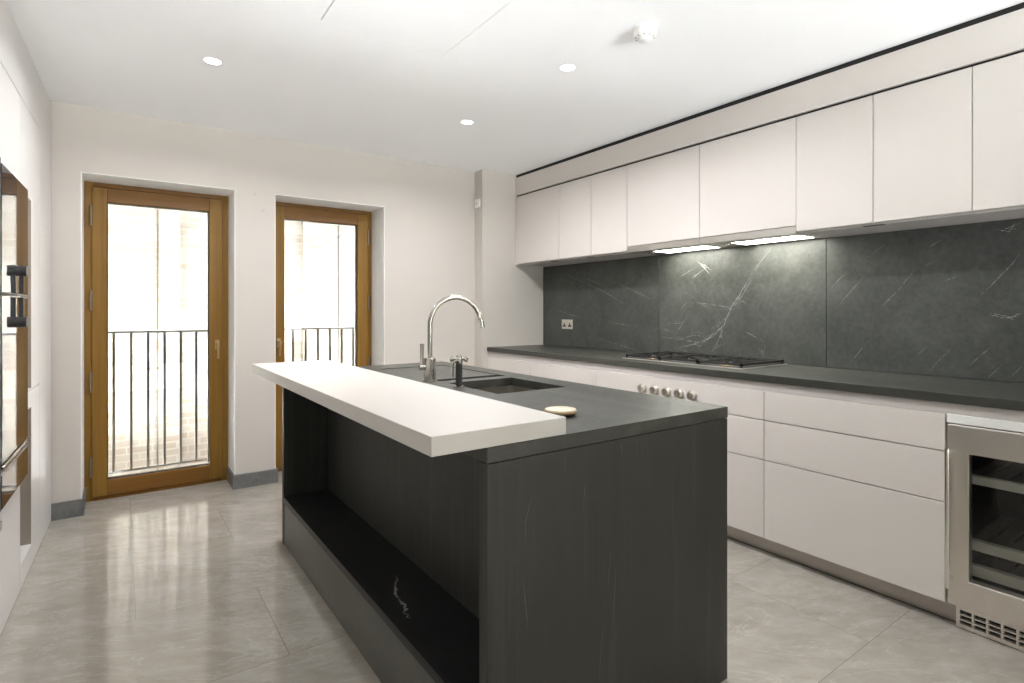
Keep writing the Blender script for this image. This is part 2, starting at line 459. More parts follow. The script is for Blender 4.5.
# fill lamps added unseen behind the camera to brighten the ceiling
def uplighter(x, y, label):
    t = thing('fill_uplighter', (x, y, 0.014), label, 'fill lamp', 'added fill uplighters')
    bm = bmesh.new(); lathe(bm, x, y, [(0.0, 0.0145), (0.16, 0.0145), (0.16, 0.03), (0.03, 0.045), (0.02, 0.06), (0.02, 0.16), (0.0, 0.16)], 28); part('base', bm, 'dark_metal', t)
    bm = bmesh.new(); lathe(bm, x, y, [(0.0, 0.16), (0.08, 0.16), (0.20, 0.23), (0.226, 0.312), (0.222, 0.312), (0.196, 0.236), (0.075, 0.168), (0.0, 0.168)], 32); part('bowl', bm, 'dark_metal', t)
    bm = bmesh.new(); lathe(bm, x, y, [(0.0, 0.262), (0.195, 0.262), (0.195, 0.266), (0.0, 0.266)], 32); part('lens', bm, 'lamp', t)
    ld = bpy.data.lights.new('fill_lamp', 'AREA'); ld.shape = 'DISK'; ld.size = 0.36; ld.energy = FILL_UPLIGHT_W
    ld.color = (0.92, 0.97, 1.0)
    lo = bpy.data.objects.new('lamp', ld); COL.objects.link(lo); lo.parent = t; lo.location = (0, 0, 0.262); lo.rotation_euler = (PI, 0, 0)
uplighter(2.2, -4.8, 'fill uplighter added unseen behind the camera, right side')
uplighter(0.55, -4.8, 'fill uplighter added unseen behind the camera, left side')
solo('bounce_rug', B(XL+0.08, XR-0.08, YR+0.1, -1.25, 0.0005, 0.014), 'rug', 'large pale rug added unseen behind the camera to bounce light', 'rug', bev=0.004)  # added rug, pale so the unseen floor reflects more light
# unseen upper storeys added over the back wall to shade the brick opposite
struct('wall_upper_shade', B(XL-3, XR+3, YB, YB+0.55, ZC+0.2, 7.0), 'wall')

# skirting: dark stone, wrapping a little way into the recesses
def skirt(lst):
    return boxes(lst)
struct('baseboard_left', skirt([(-0.352, W1[0]+0.016, YB-0.016, YB-0.0005, 0, 0.10), (W1[0]+0.0045, W1[0]+0.016, YB-0.0005, 4.525, 0, 0.10)]), 'skirting', 0.001)
struct('baseboard_middle', skirt([(W1[1]-0.016, W2[0]+0.016, YB-0.016, YB-0.0005, 0, 0.10), (W1[1]-0.016, W1[1]-0.0045, YB-0.0005, 4.525, 0, 0.10), (W2[0]+0.0045, W2[0]+0.016, YB-0.0005, 4.525, 0, 0.10)]), 'skirting', 0.001)
struct('baseboard_right', skirt([(W2[1]-0.016, 2.6115, YB-0.016, YB-0.0005, 0, 0.10), (W2[1]-0.016, W2[1]-0.0045, YB-0.0005, 4.525, 0, 0.10)]), 'skirting', 0.001)

# ------------------------------------------------------------------ glazed doors
def glazed_door(name, x0, x1, hinge_left, label):
    x0 += 0.0045; x1 -= 0.0045; top = WT-0.0045
    t = thing(name, ((x0+x1)/2, 4.53, 0), kind='structure')
    FY0, FY1 = 4.53, 4.60
    # outer frame: two jambs, a head and a sill
    part('jamb', B(x0, x0+0.045, FY0, FY1, 0.0, top), 'oak_v', t, bev=0.002)
    part('jamb', B(x1-0.045, x1, FY0, FY1, 0.0, top), 'oak_v', t, bev=0.002)
    part('head', B(x0+0.045, x1-0.045, FY0, FY1, top-0.03, top), 'oak_h', t, bev=0.002)
    part('threshold', B(x0+0.045, x1-0.045, FY0-0.006, FY1, 0.0, 0.022), 'oak_h', t, bev=0.002)
    # opening sash standing slightly proud of the frame
    sx0, sx1, sz0, sz1 = x0+0.040, x1-0.040, 0.024, top-0.034
    gx0, gx1, gz0, gz1 = x0+0.121, x1-0.126, 0.128, 1.965
    SY0, SY1 = 4.515, 4.585
    sash = part('sash', boxes([(sx0, gx0, SY0, SY1, sz0, sz1), (gx1, sx1, SY0, SY1, sz0, sz1)]), 'oak_v', t, bev=0.003)
    part('sash_rail', B(gx0, gx1, SY0+0.001, SY1, gz1, sz1), 'oak_h', sash, bev=0.002)
    part('sash_rail', B(gx0, gx1, SY0+0.001, SY1, sz0, gz0), 'oak_h', sash, bev=0.002)
    part('gasket', frame_bm(gx0, gx1, gz0, gz1, gx0+0.005, gx1-0.005, gz0+0.005, gz1-0.005, SY0+0.024, SY0+0.052, XZ), 'gasket', sash)
    part('glass', B(gx0+0.005, gx1-0.005, SY0+0.035, SY0+0.039, gz0+0.005, gz1-0.005), 'glass', t)
    hx = sx0-0.004 if hinge_left else sx1+0.004
    for hz in (1.87, 1.315, 0.78, 0.225):
        bm = bmesh.new(); cyl(bm, (hx, SY0-0.004, hz-0.065), (hx, SY0-0.004, hz+0.065), 0.009, seg=14)
        cyl(bm, (hx, SY0-0.004, hz-0.002), (hx, SY0-0.004, hz+0.002), 0.0105, seg=14)
        part('hinge', bm, 'hinge', t)
    lx = (gx1+sx1)/2+0.008 if hinge_left else (gx0+sx0)/2-0.004
    bm = bmesh.new()
    box(bm, lx-0.014, lx+0.014, SY0-0.009, SY0, 0.965, 1.035)
    cyl(bm, (lx, SY0-0.009, 1.012), (lx, SY0-0.05, 1.012), 0.009, seg=14)
    tube(bm, [(lx, SY0-0.048, 1.018), (lx, SY0-0.050, 1.0), (lx, SY0-0.048, 0.95), (lx, SY0-0.044, 0.90)], [0.009, 0.0095, 0.009, 0.0075], 12)
    part('handle', bm, 'bronze', t, label='small bronze lever handle hanging down')
    return t
glazed_door('door_1', W1[0], W1[1], True, None)
glazed_door('door_2', W2[0], W2[1], False, None)

# ------------------------------------------------------------------ outside: railings and the brick building opposite
def railing(x0, x1, xs, label):
    t = thing('balcony_railing', ((x0+x1)/2, 4.85, 0.05), label, 'railing', 'railings outside the doors')
    part('top_rail', B(x0, x1, 4.83, 4.87, 1.085, 1.102), 'dark_metal', t, bev=0.001)
    part('bottom_rail', B(x0, x1, 4.835, 4.865, 0.085, 0.098), 'dark_metal', t, bev=0.001)
    for x in xs:
        part('baluster', B(x-0.008, x+0.008, 4.84, 4.86, 0.098, 1.085), 'dark_metal', t)
    for x in (x0+0.008, x1-0.008):
        part('bracket', B(x-0.008, x+0.008, 4.811, 4.85, 1.085, 1.102) if True else None, 'dark_metal', t)
railing(-0.26, 0.72, [-0.245+0.1025*k for k in range(10)], 'dark metal railing outside the left glazed door')
railing(0.85, 1.82, [0.873+0.1032*k for k in range(10)], 'dark metal railing outside the right glazed door')
YO = 7.0
# unseen pale ledge added below the doors to bounce sun onto the ceiling
struct('floor_bounce_ledge', B(-5, 9, 4.815, 5.95, -0.40, -0.26), 'bounce_ledge')
bm = bmesh.new()
box(bm, -6, 0.53, YO, YO+0.5, -4, 5.5); box(bm, 0.53, 1.83, YO+0.09, YO+0.5, -4, 5.5); box(bm, 1.83, 7, YO, YO+0.5, -4, 5.5)
ob = solo('brick_building', bm, 'brick', None, None)
MWb = ob
tag(ob, 'pale brick building seen through both glazed doors', 'building')
# movement joints running down its face
for x in (0.322, 2.262):
    part('movement_joint', B(x-0.007, x+0.007, YO-0.012, YO, -4, 5.5), 'dark_metal', ob)

# ------------------------------------------------------------------ island
IX0, IX1, IY0, IY1 = 0.71, 1.68, 1.10, 3.14
ZT0, ZT1 = 0.886, 0.923
t = thing('island_cabinet', ((IX0+IX1)/2, (IY0+IY1)/2, 0), 'dark stone clad island base with an open niche along its left side', 'island')
bm = B(IX0, IX1, IY0+0.001, IY0+0.037, 0, 0.883)
bevel(bm, 0.001)
END = [[(0.954, 0.878), (0.952, 0.822)], [(0.844, 0.785), (0.823, 0.722), (0.823, 0.667)], [(1.162, 0.878), (1.171, 0.835)], [(1.144, 0.525), (1.13, 0.354)], [(1.025, 0.785), (1.017, 0.703)], [(1.123, 0.581), (1.112, 0.472)], [(0.816, 0.592), (0.83, 0.455)], [(1.092, 0.367), (1.075, 0.226)]]
for pl in END: ribbon(bm, pl, 0.0022, lambda u, v: (u, IY0+0.0006, v), 1, 0.1, 5)
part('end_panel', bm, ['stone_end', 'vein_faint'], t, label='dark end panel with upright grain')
part('end_panel', B(IX0, IX1, IY1-0.036, IY1, 0, 0.883), 'stone_end', t, bev=0.001)
part('back_panel', B(0.945, 0.965, IY0+0.037, IY1-0.036, 0.25, 0.883), 'stone_end', t)
bm = B(IX0, 0.945, IY0+0.037, IY1-0.036, 0.220, 0.25)
SHELF = [(0.852, 1.944), (0.802, 1.863), (0.79, 1.796), (0.788, 1.732), (0.767, 1.692), (0.766, 1.641)]
ribbon(bm, SHELF, 0.0075, lambda u, v: (u, v, 0.2504), 1, 0.28, 5)
part('niche_shelf', bm, ['stone_niche', 'vein'], t, label='low dark shelf with a short white vein')
part('apron', B(IX0+0.003, 0.73, IY0+0.037, IY1-0.036, 0, 0.217), 'stone_apron', t, bev=0.001)
part('carcass', boxes([(0.966, 1.655, IY0+0.037, 1.74, 0.0, 0.883), (0.966, 1.655, 2.22, IY1-0.036, 0.0, 0.883),
     (0.966, 1.655, 1.74, 2.22, 0.0, 0.60)]), 'stone_niche', t)
for k in range(4):
    y0 = IY0+0.04+k*0.4905
    part('door', B(1.657, 1.677, y0, y0+0.487, 0.10, 0.86), 'stone_end', t, bev=0.001)
# stone top with the sink cut-out, the shallow drainer and its slot
SX0, SX1, SY0, SY1 = 1.200, 1.551, 1.785, 2.185
us = [IX0, 1.178, SX0, SX1, 1.570, IX1]
vs = [IY0, SY0, SY1, 2.262, 2.345, 2.93, IY1]
def topfill(i, j):
    if i == 2 and j == 1: return None
    if i in (2, 3) and j == 3: return (ZT0, ZT1-0.022)
    if i in (1, 2, 3) and j == 4: return (ZT0, ZT1-0.003)
    return (ZT0, ZT1)
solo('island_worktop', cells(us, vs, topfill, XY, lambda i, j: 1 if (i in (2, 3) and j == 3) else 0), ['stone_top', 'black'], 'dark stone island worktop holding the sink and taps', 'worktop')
solo('breakfast_bar', B(0.562, 0.957, IY0, IY1+0.005, ZT1+0.0005, 0.969), 'bar', 'thick off-white breakfast bar slab lying along the island', 'breakfast bar', bev=0.0012)
# sink bowl
t = thing('sink', ((SX0+SX1)/2, (SY0+SY1)/2, 0.64), 'square undermounted steel sink cut into the dark island top', 'sink')
e = 0.006
def bowl():
    bm = bmesh.new(); r = 0.045; zt, zb = ZT0-0.0005, 0.69
    def ring(x0, x1, y0, y1, rr, z):
        out = []
        for cx, cy, a0 in ((x1-rr, y1-rr, 0), (x0+rr, y1-rr, PI/2), (x0+rr, y0+rr, PI), (x1-rr, y0+rr, 1.5*PI)):
            for k in range(7):
                a = a0+PI/2*k/6; out.append(bm.verts.new((cx+rr*math.cos(a), cy+rr*math.sin(a), z)))
        return out
    R = [ring(SX0-0.02, SX1+0.02, SY0-0.02, SY1+0.02, 0.05, zt), ring(SX0-e, SX1+e, SY0-e, SY1+e, r, zt),
         ring(SX0-e, SX1+e, SY0-e, SY1+e, r, zb+0.02), ring(SX0+0.012, SX1-0.012, SY0+0.012, SY1-0.012, r*0.8, zb)]
    for a, b in zip(R, R[1:]):
        for k in range(28): bm.faces.new((a[k], a[(k+1)%28], b[(k+1)%28], b[k])).smooth = True
    bm.faces.new(R[-1])
    bmesh.ops.recalc_face_normals(bm, faces=bm.faces)
    bmesh.ops.solidify(bm, geom=bm.faces[:], thickness=0.0015)
    return bm
part('bowl', bowl(), 'sink', t)
bm = bmesh.new(); cx, cy = (SX0+SX1)/2, (SY0+SY1)/2
lathe(bm, cx, cy, [(0.0, 0.6925), (0.030, 0.6925), (0.043, 0.695), (0.045, 0.692), (0.045, 0.69)], 24)
part('drain', bm, 'chrome', t)
# main tap
tx, ty = 1.160, 2.285
t = thing('mixer_tap', (tx, ty, ZT1), 'tall chrome swan-neck kitchen tap with a single side lever', 'tap')
bm = bmesh.new(); lathe(bm, tx, ty, [(0.0, ZT1), (0.033, ZT1), (0.033, ZT1+0.006), (0.027, ZT1+0.008), (0.027, 1.028), (0.024, 1.032), (0.0, 1.032)], 28)
part('tap_body', bm, 'chrome', t)
R_ = 0.131; cz = 1.180; pts = [(tx, ty, 1.03), (tx, ty, 1.10), (tx, ty, cz-0.02)]
dx, dy = math.cos(-0.10), math.sin(-0.10)
for k in range(0, 25):
    a = PI-PI*0.93*k/24
    s = R_+R_*math.cos(a); pts.append((tx+dx*s, ty+dy*s, cz+R_*math.sin(a)))
ex, ez = s, cz+R_*math.sin(a)
qx, qz = 0.22, -0.976
bm = bmesh.new(); tube(bm, pts, 0.0115, 18); part('spout', bm, 'chrome', t)
bm = bmesh.new(); tube(bm, [(tx+dx*(ex+qx*k), ty+dy*(ex+qx*k), ez+qz*k) for k in (-0.004, 0.012, 0.044)], [0.0120, 0.0140, 0.0150], 16)
part('nozzle', bm, 'chrome', t)
bm = bmesh.new(); cyl(bm, (tx-0.024, ty+0.002, 0.990), (tx-0.050, ty+0.006, 0.990), 0.014, seg=20)
part('valve', bm, 'chrome', t)
bm = bmesh.new(); tube(bm, [(tx-0.038, ty+0.005, 1.0), (tx-0.038, ty+0.005, 1.05), (tx-0.037, ty+0.005, 1.098)], [0.0085, 0.0085, 0.0095], 14)
part('lever', bm, 'chrome', t)
# filter tap with black column and cross head
fx, fy = 1.176, 2.045
t = thing('filter_tap', (fx, fy, ZT1), 'short black pillar tap with chrome cross head beside the sink', 'tap')
bm = bmesh.new(); lathe(bm, fx, fy, [(0.0, ZT1), (0.024, ZT1), (0.024, ZT1+0.005), (0.018, ZT1+0.008), (0.0, ZT1+0.008)], 24); part('base', bm, 'chrome', t)
part('pillar', C((fx, fy, ZT1+0.007), (fx, fy, 1.022), 0.0145), 'gasket', t, label='matt black pillar')
bm = bmesh.new()
lathe(bm, fx, fy, [(0.0, 1.022), (0.014, 1.022), (0.016, 1.030), (0.012, 1.040), (0.012, 1.056), (0.009, 1.060), (0.0, 1.061)], 20)
part('cross_head', bm, 'chrome', t)
for a in (0, PI/2, PI, 1.5*PI):
    a -= 0.75
    bm = bmesh.new(); c_, s_ = math.cos(a), math.sin(a)
    tube(bm, [(fx+c_*0.008, fy+s_*0.008, 1.041), (fx+c_*0.020, fy+s_*0.020, 1.041), (fx+c_*0.028, fy+s_*0.028, 1.041), (fx+c_*0.036, fy+s_*0.036, 1.041), (fx+c_*0.039, fy+s_*0.039, 1.041)], [0.0055, 0.006, 0.0115, 0.0115, 0.006], 14)
    part('cross_arm', bm, 'chrome', t)
bm = bmesh.new(); tube(bm, [(fx-0.010, fy+0.008, 1.032), (fx-0.020, fy+0.014, 1.030), (fx-0.024, fy+0.017, 1.015), (fx-0.024, fy+0.017, 0.965)], [0.006, 0.0065, 0.0065, 0.006], 12)
part('spout', bm, 'chrome', t)
# small round dish at the near corner of the bar
t = thing('soap_dish', (1.118, 1.312, ZT1), 'small round cream dish with a tan rim beside the bar corner', 'dish')
bm = bmesh.new(); lathe(bm, 1.118, 1.312, [(0.0, ZT1+0.0002), (0.044, ZT1+0.0002), (0.047, ZT1+0.005), (0.044, ZT1+0.007), (0.0, ZT1+0.007)], 32); part('foot', bm, 'gasket', t)
bm = bmesh.new(); lathe(bm, 1.118, 1.312, [(0.0, ZT1+0.007), (0.045, ZT1+0.007), (0.051, ZT1+0.012), (0.050, ZT1+0.016), (0.0, ZT1+0.016)], 32); part('rim', bm, 'tan', t)
bm = bmesh.new(); lathe(bm, 1.118, 1.312, [(0.0, ZT1+0.016), (0.049, ZT1+0.016), (0.048, ZT1+0.020), (0.038, ZT1+0.021), (0.034, ZT1+0.018), (0.0, ZT1+0.0185)], 32); part('bowl', bm, 'cream', t)

# ------------------------------------------------------------------ right-hand run: base units
XF = 2.66
G = 0.0018
def base_cabinet(y0, y1, label, knobs=None, rows=((0.694, 0.839), (0.492, 0.689), (0.094, 0.487))):
    t = thing('base_cabinet', (XF+0.3, (y0+y1)/2, 0.094), label, 'cabinet', 'base cabinets under the long worktop')
    part('body', B(XF+0.026, XR-0.06, y0+0.001, y1-0.001, 0.096, 0.838), 'rail', t)
    for k, (z0, z1) in enumerate(rows):
        d = part('drawer', B(XF, XF+0.021, y0+G, y1-G, z0, z1), 'cabinet', t, bev=0.001)
        if k == 0 and knobs:
            for ky in knobs:
                bm = bmesh.new()
                cyl(bm, (XF, ky, 0.765), (XF-0.006, ky, 0.765), 0.029, 0.029, 28)
                cyl(bm, (XF-0.006, ky, 0.765), (XF-0.030, ky, 0.765), 0.0235, 0.0215, 28)
                box(bm, XF-0.034, XF-0.029, ky-0.004, ky+0.004, 0.746, 0.784)
                part('knob', bm, 'steel', d)
    return t
base_cabinet(3.496, 4.079, 'pale drawer cabinet under the worktop next to the wall column')
base_cabinet(2.748, 3.496, 'pale drawer cabinet between the column-end unit and the hob unit')
base_cabinet(1.537, 2.748, 'wide pale drawer cabinet under the hob with five steel knobs', knobs=(2.33, 2.235, 2.142, 2.052, 1.962))
base_cabinet(0.783, 1.537, 'pale three-drawer cabinet standing left of the wine cooler')
solo('filler_panel', B(XF+0.002, XF+0.022, 4.081, 4.128, 0.094, 0.839), 'cabinet', 'narrow pale upright filler between the base cabinets and wall column', 'filler panel', bev=0.001)
solo('filler_panel', B(XF, XF+0.022, -0.44, 0.7785, 0.808, 0.8405), 'white', 'narrow pale strip right above the wine cooler', 'filler panel', bev=0.001)
base_cabinet(-0.44, 0.176, 'pale cabinet right of the wine cooler', rows=((0.492, 0.804), (0.094, 0.487)))
solo('finger_rail', B(XF+0.012, XF+0.034, -0.44, 4.128, 0.8415, 0.8845), 'rail', 'long recessed pale finger rail under the dark wall worktop', 'rail')
struct('trim_3', B(2.722, 2.74, 0.756, 4.128, 0.006, 0.0935), 'plinth')
struct('trim_4', B(2.728, 2.74, -0.44, 4.128, 0.0, 0.006), 'black')
# worktop
bm = B(XF, 3.297, -0.44, 4.1285, 0.885, 0.922)
solo('wall_worktop', bm, 'stone_top', 'long dark stone worktop along the wall under the splashback', 'worktop', bev=0.001)

# splashback of three stone slabs
SXF = 3.30
CENTER = [[(1.852, 1.649), (1.947, 1.535), (2.014, 1.446), (2.07, 1.354), (2.14, 1.27), (2.188, 1.151), (2.275, 1.072), (2.377, 1.023), (2.541, 1.039), (2.715, 1.048)], [(2.14, 1.27), (2.225, 1.281), (2.325, 1.297), (2.417, 1.305)], [(2.188, 1.151), (2.213, 1.085), (2.262, 0.996), (2.287, 0.961)], [(2.275, 1.072), (2.431, 1.009), (2.597, 0.977)], [(2.715, 1.128), (2.597, 1.154), (2.513, 1.156)], [(2.626, 1.094), (2.715, 1.115)], [(2.391, 1.594), (2.351, 1.555), (2.3, 1.503)], [(2.07, 0.975), (2.07, 0.943)], [(1.947, 1.023), (1.915, 0.974), (1.922, 0.933)], [(1.894, 1.026), (1.915, 0.974)], [(2.014, 1.29), (2.07, 1.312), (2.117, 1.276)], [(2.583, 0.978), (2.499, 0.955), (2.458, 0.939)], [(2.176, 1.195), (2.237, 1.161), (2.3, 1.104)], [(1.926, 1.564), (1.958, 1.515)], [(2.325, 1.059), (2.404, 1.078), (2.499, 1.052)], [(2.213, 1.129), (2.2, 1.042), (2.245, 0.975)]]
CW = [0.0035, 0.0025, 0.0022, 0.0025, 0.002, 0.0018, 0.006, 0.0015, 0.002, 0.0015, 0.0015, 0.002, 0.002, 0.0018, 0.002, 0.0018]
LEFTF = [[(3.249, 1.502), (2.969, 1.4), (2.76, 1.314)], [(3.818, 1.586), (3.286, 1.396), (3.088, 1.3)], [(3.401, 1.015), (2.936, 0.933)], [(3.52, 1.066), (3.479, 0.984)], [(4.002, 1.263), (3.56, 1.178)], [(3.602, 1.546), (3.286, 1.45)], [(3.286, 1.154), (2.936, 1.122)]]
CENTF = [[(2.541, 1.493), (2.431, 1.545)], [(2.458, 1.466), (2.325, 1.549)], [(2.541, 1.26), (2.431, 1.351)], [(2.6, 1.05), (2.45, 1.25)], [(2.05, 1.12), (1.9, 1.05)]]
RIGHTF = [[(1.515, 1.364), (1.415, 1.473)], [(1.341, 1.516), (1.27, 1.574), (1.228, 1.601)], [(1.256, 1.261), (1.174, 1.352), (1.097, 1.461)], [(1.047, 1.561), (0.986, 1.599)], [(0.839, 1.315), (0.775, 1.394), (0.724, 1.459), (0.694, 1.509)], [(1.4, 0.961), (1.312, 1.087)], [(1.116, 0.99), (1.034, 1.084)], [(1.047, 0.937), (0.951, 1.06)], [(0.883, 0.98), (0.796, 1.082)], [(1.477, 1.261), (1.298, 1.482)], [(1.059, 1.474), (1.016, 1.493)], [(0.986, 1.39), (0.928, 1.413)], [(0.806, 0.938), (0.754, 1.004)], [(0.734, 0.939), (0.69, 0.996)], [(0.5, 1.1), (0.3, 1.35)], [(0.2, 1.0), (0.05, 1.2)]]
RIGHTB = [[(0.764, 1.609), (0.734, 1.626), (0.694, 1.647)], [(0.744, 1.614), (0.709, 1.619)], [(0.801, 1.232), (0.764, 1.216), (0.724, 1.219), (0.692, 1.239)], [(0.734, 1.212), (0.714, 1.206)]]
def splash(y0, y1, soft, bright, widths, label):
    bm = B(SXF, XR-0.001, y0, y1, 0.9225, 1.664); bevel(bm, 0.0008)
    f = lambda u, v: (SXF-0.0004, u, v)
    for pl in soft: ribbon(bm, pl, 0.0028, f, 2, 0.12, 6)
    for pl, wd in zip(bright, widths):
        ribbon(bm, pl, wd*0.55, f, 1, 0.7, 6)
        if len(pl) > 2:
            for k in range(3 if len(pl) > 5 else 1):
                off = [(u+random.uniform(-1, 1)*0.022, v+random.uniform(-1, 1)*0.022) for u, v in pl]
                ribbon(bm, off, wd*0.32, f, 1 if k == 0 else 2, 0.8, 6)
    solo('splashback_slab', bm, ['stone', 'vein', 'vein_soft'], label, 'splashback', 'splashback slabs')
splash(2.738, 4.1285, LEFTF, [], [], 'dark stone splashback slab with the socket by the wall column')
splash(1.533, 2.735, CENTF, CENTER, CW, 'dark splashback slab behind the hob with white branching veins')
splash(-0.44, 1.530, RIGHTF, RIGHTB, [0.005, 0.004, 0.004, 0.003], 'dark splashback slab with faint diagonal streaks above the wine cooler')
# socket
t = thing('wall_socket', (SXF, 3.775, 1.083), 'brushed steel double socket on the dark splashback', 'socket')
part('plate', B(SXF-0.007, SXF-0.0005, 3.702, 3.848, 1.081, 1.167), 'steel', t, bev=0.002)
for cy in (3.738, 3.812):
    bm = boxes([(SXF-0.0085, SXF-0.0071, cy-0.006, cy+0.006, 1.118, 1.136), (SXF-0.0085, SXF-0.0071, cy-0.021, cy-0.006, 1.100, 1.115), (SXF-0.0085, SXF-0.0071, cy+0.006, cy+0.021, 1.100, 1.115), (SXF-0.0085, SXF-0.0071, cy-0.006, cy+0.006, 1.104, 1.118)])
    part('outlet', bm, 'gasket', t)
    part('switch', B(SXF-0.0095, SXF-0.0071, cy-0.008+(0.014 if cy > 3.775 else -0.014), cy+0.008+(0.014 if cy > 3.775 else -0.014), 1.142, 1.158), 'steel', t)

# gas hob
HX0_, HX1_, HYa, HYb = 2.80, 3.285, 1.745, 2.64
t = thing('gas_hob', ((HX0_+HX1_)/2, (HYa+HYb)/2, 0.922), 'wide gas hob with black cast-iron pan supports in the wall worktop', 'hob')
part('tray', B(HX0_, HX1_, HYa, HYb, 0.9223, 0.927), 'steel', t, bev=0.001)
part('surface', B(HX0_+0.010, HX1_-0.010, HYa+0.010, HYb-0.010, 0.927, 0.9282), 'iron', t)
for bx, by, br in ((2.93, 2.47, 0.030), (3.16, 2.47, 0.038), (3.045, 2.19, 0.052), (2.93, 1.91, 0.038), (3.16, 1.91, 0.030)):
    bm = bmesh.new(); lathe(bm, bx, by, [(0, 0.9282), (br+0.012, 0.9282), (br+0.008, 0.934), (br, 0.935), (br, 0.940), (0, 0.940)], 24)
    bu = part('burner', bm, 'brass', t)
    bm = bmesh.new(); lathe(bm, bx, by, [(0, 0.940), (br-0.002, 0.940), (br-0.004, 0.945), (0, 0.946)], 24); part('burner_cap', bm, 'iron', bu)
for g in range(3):
    y0 = HYa+0.016+g*0.2885; y1 = y0+0.284
    x0, x1 = HX0_+0.02, HX1_-0.02; z0, z1 = 0.938, 0.951; b_ = 0.011
    bm = bmesh.new()
    box(bm, x0, x0+b_, y0, y1, z0, z1); box(bm, x1-b_, x1, y0, y1, z0, z1); box(bm, x0, x1, y0, y0+b_, z0, z1); box(bm, x0, x1, y1-b_, y1, z0, z1)
    ym, xm = (y0+y1)/2, (x0+x1)/2
    box(bm, xm-b_/2, xm+b_/2, y0, y1, z0, z1)
    for xx in ((x0+xm)/2, (x1+xm)/2):
        box(bm, xx-0.05, xx-0.02, ym-0.005, ym+0.005, z0, z1+0.002); box(bm, xx+0.02, xx+0.05, ym-0.005, ym+0.005, z0, z1+0.002)
        box(bm, xx-0.005, xx+0.005, y0, ym-0.03, z0, z1+0.002); box(bm, xx-0.005, xx+0.005, ym+0.03, y1, z0, z1+0.002)
    for xx in (x0, x1-b_):
        for yy in (y0, y1-b_): box(bm, xx, xx+b_, yy, yy+b_, 0.9282, z0)
    part('pan_support', bm, 'iron', t)

# wine cooler
WY0, WY1 = 0.180, 0.777
t = thing('wine_cooler', (2.95, (WY0+WY1)/2, 0.0), 'stainless steel wine cooler with a glass door and three shelves', 'wine cooler')
bm = boxes([(2.705, 3.26, WY0, WY0+0.02, 0.09, 0.803), (2.705, 3.26, WY1-0.02, WY1, 0.09, 0.803), (2.705, 3.26, WY0+0.02, WY1-0.02, 0.09, 0.11),
            (2.705, 3.26, WY0+0.02, WY1-0.02, 0.783, 0.803), (3.24, 3.26, WY0+0.02, WY1-0.02, 0.11, 0.783)])
part('liner', bm, 'liner', t)
dr = part('door', frame_bm(WY0+0.002, WY1-0.002, 0.098, 0.803, WY0+0.068, 0.709, 0.205, 0.697, XF-0.004, 2.700, YZ), 'steel', t, bev=0.002)
part('glass', B(2.668, 2.674, WY0+0.068, 0.709, 0.205, 0.697), 'cooler_glass', dr)
bm = bmesh.new(); hy = 0.764
cyl(bm, (2.612, hy, 0.175), (2.612, hy, 0.715), 0.0095, seg=18)
for z in (0.205, 0.69): cyl(bm, (2.612, hy, z), (XF-0.003, hy, z), 0.0085, seg=14)
part('handle', bm, 'handle_steel', dr, label='upright polished bar handle')
for z0, z1 in ((0.573, 0.606), (0.315, 0.355), (0.215, 0.258)):
    bm = bmesh.new()
    for k in range(9): box(bm, 2.74, 3.20, WY0+0.03+k*0.0605, WY0+0.03+k*0.0605+0.045, z0+0.008, z0+0.020)
    s = part('shelf', bm, 'shelf_wood', t)
    part('shelf_front', B(2.708, 2.735, WY0+0.024, WY1-0.024, z0, z1), 'shelf_front', s, bev=0.002)
# grille with three rows of slots
gy = [WY0]; 
edges = [0.756-0.010]
ys = [WY0]
y = 0.744; slots = []
while y-0.036 > WY0+0.01:
    slots.append((y-0.036, y)); y -= 0.0435
for a, b in sorted(slots): ys += [a, b]
ys.append(0.757)
zs = [0.004, 0.020, 0.034, 0.040, 0.054, 0.060, 0.074, 0.090]
part('grille', cells(ys, zs, lambda i, j: (2.700, 2.712) if (i % 2 == 1 and j in (1, 3, 5)) else (2.688, 2.712), YZ, None), 'steel', t)
bm = boxes([(2.6985, 2.6995, a+0.001, b-0.001, z0+0.001, z1-0.001) for a, b in slots for z0, z1 in ((0.020, 0.034), (0.040, 0.054), (0.060, 0.074))])
part('grille_slots', bm, 'black', t)

# ------------------------------------------------------------------ wall cabinets
XU = 2.971
def wall_cabinet(y0, y1, label, z0=1.676, hood=False, slot=None):
    t = thing('wall_cabinet', (XU+0.18, (y0+y1)/2, 1.66), label, 'cabinet', 'wall cabinets above the splashback')
    zb = 1.712 if hood else 1.665
    part('body', B(XU+0.024, XR-0.001, y0+0.001, y1-0.001, zb, 2.294), 'rail', t)
    part('door', B(XU, XU+0.021, y0+G, y1-G, z0, 2.293), 'cabinet', t, bev=0.001)
    if slot:
        part('light_slot', B(XU+0.02, XU+0.045, slot-0.045, slot+0.045, 1.6635, 1.665), 'black', t)
    return t
wall_cabinet(3.506, 4.094, 'wall cabinet nearest the wall column, first of the row', slot=3.60)
wall_cabinet(3.124, 3.506, 'narrow wall cabinet, second from the wall column', slot=3.16)
wall_cabinet(2.752, 3.124, 'narrow wall cabinet left beside the two lit hoods')
wall_cabinet(2.143, 2.752, 'wall cabinet above the lit hood nearer the wall column', 1.708, True)
wall_cabinet(1.535, 2.143, 'wall cabinet above the lit hood farther from the wall column', 1.708, True)
wall_cabinet(1.162, 1.535, 'wall cabinet immediately right of the lit hoods', slot=1.17)
wall_cabinet(0.781, 1.162, 'wide-looking wall cabinet, second right of the lit hoods')
wall_cabinet(0.400, 0.781, 'wall cabinet at the right picture edge above the wine cooler')
wall_cabinet(-0.44, 0.400, 'last wall cabinet beyond the picture edge')
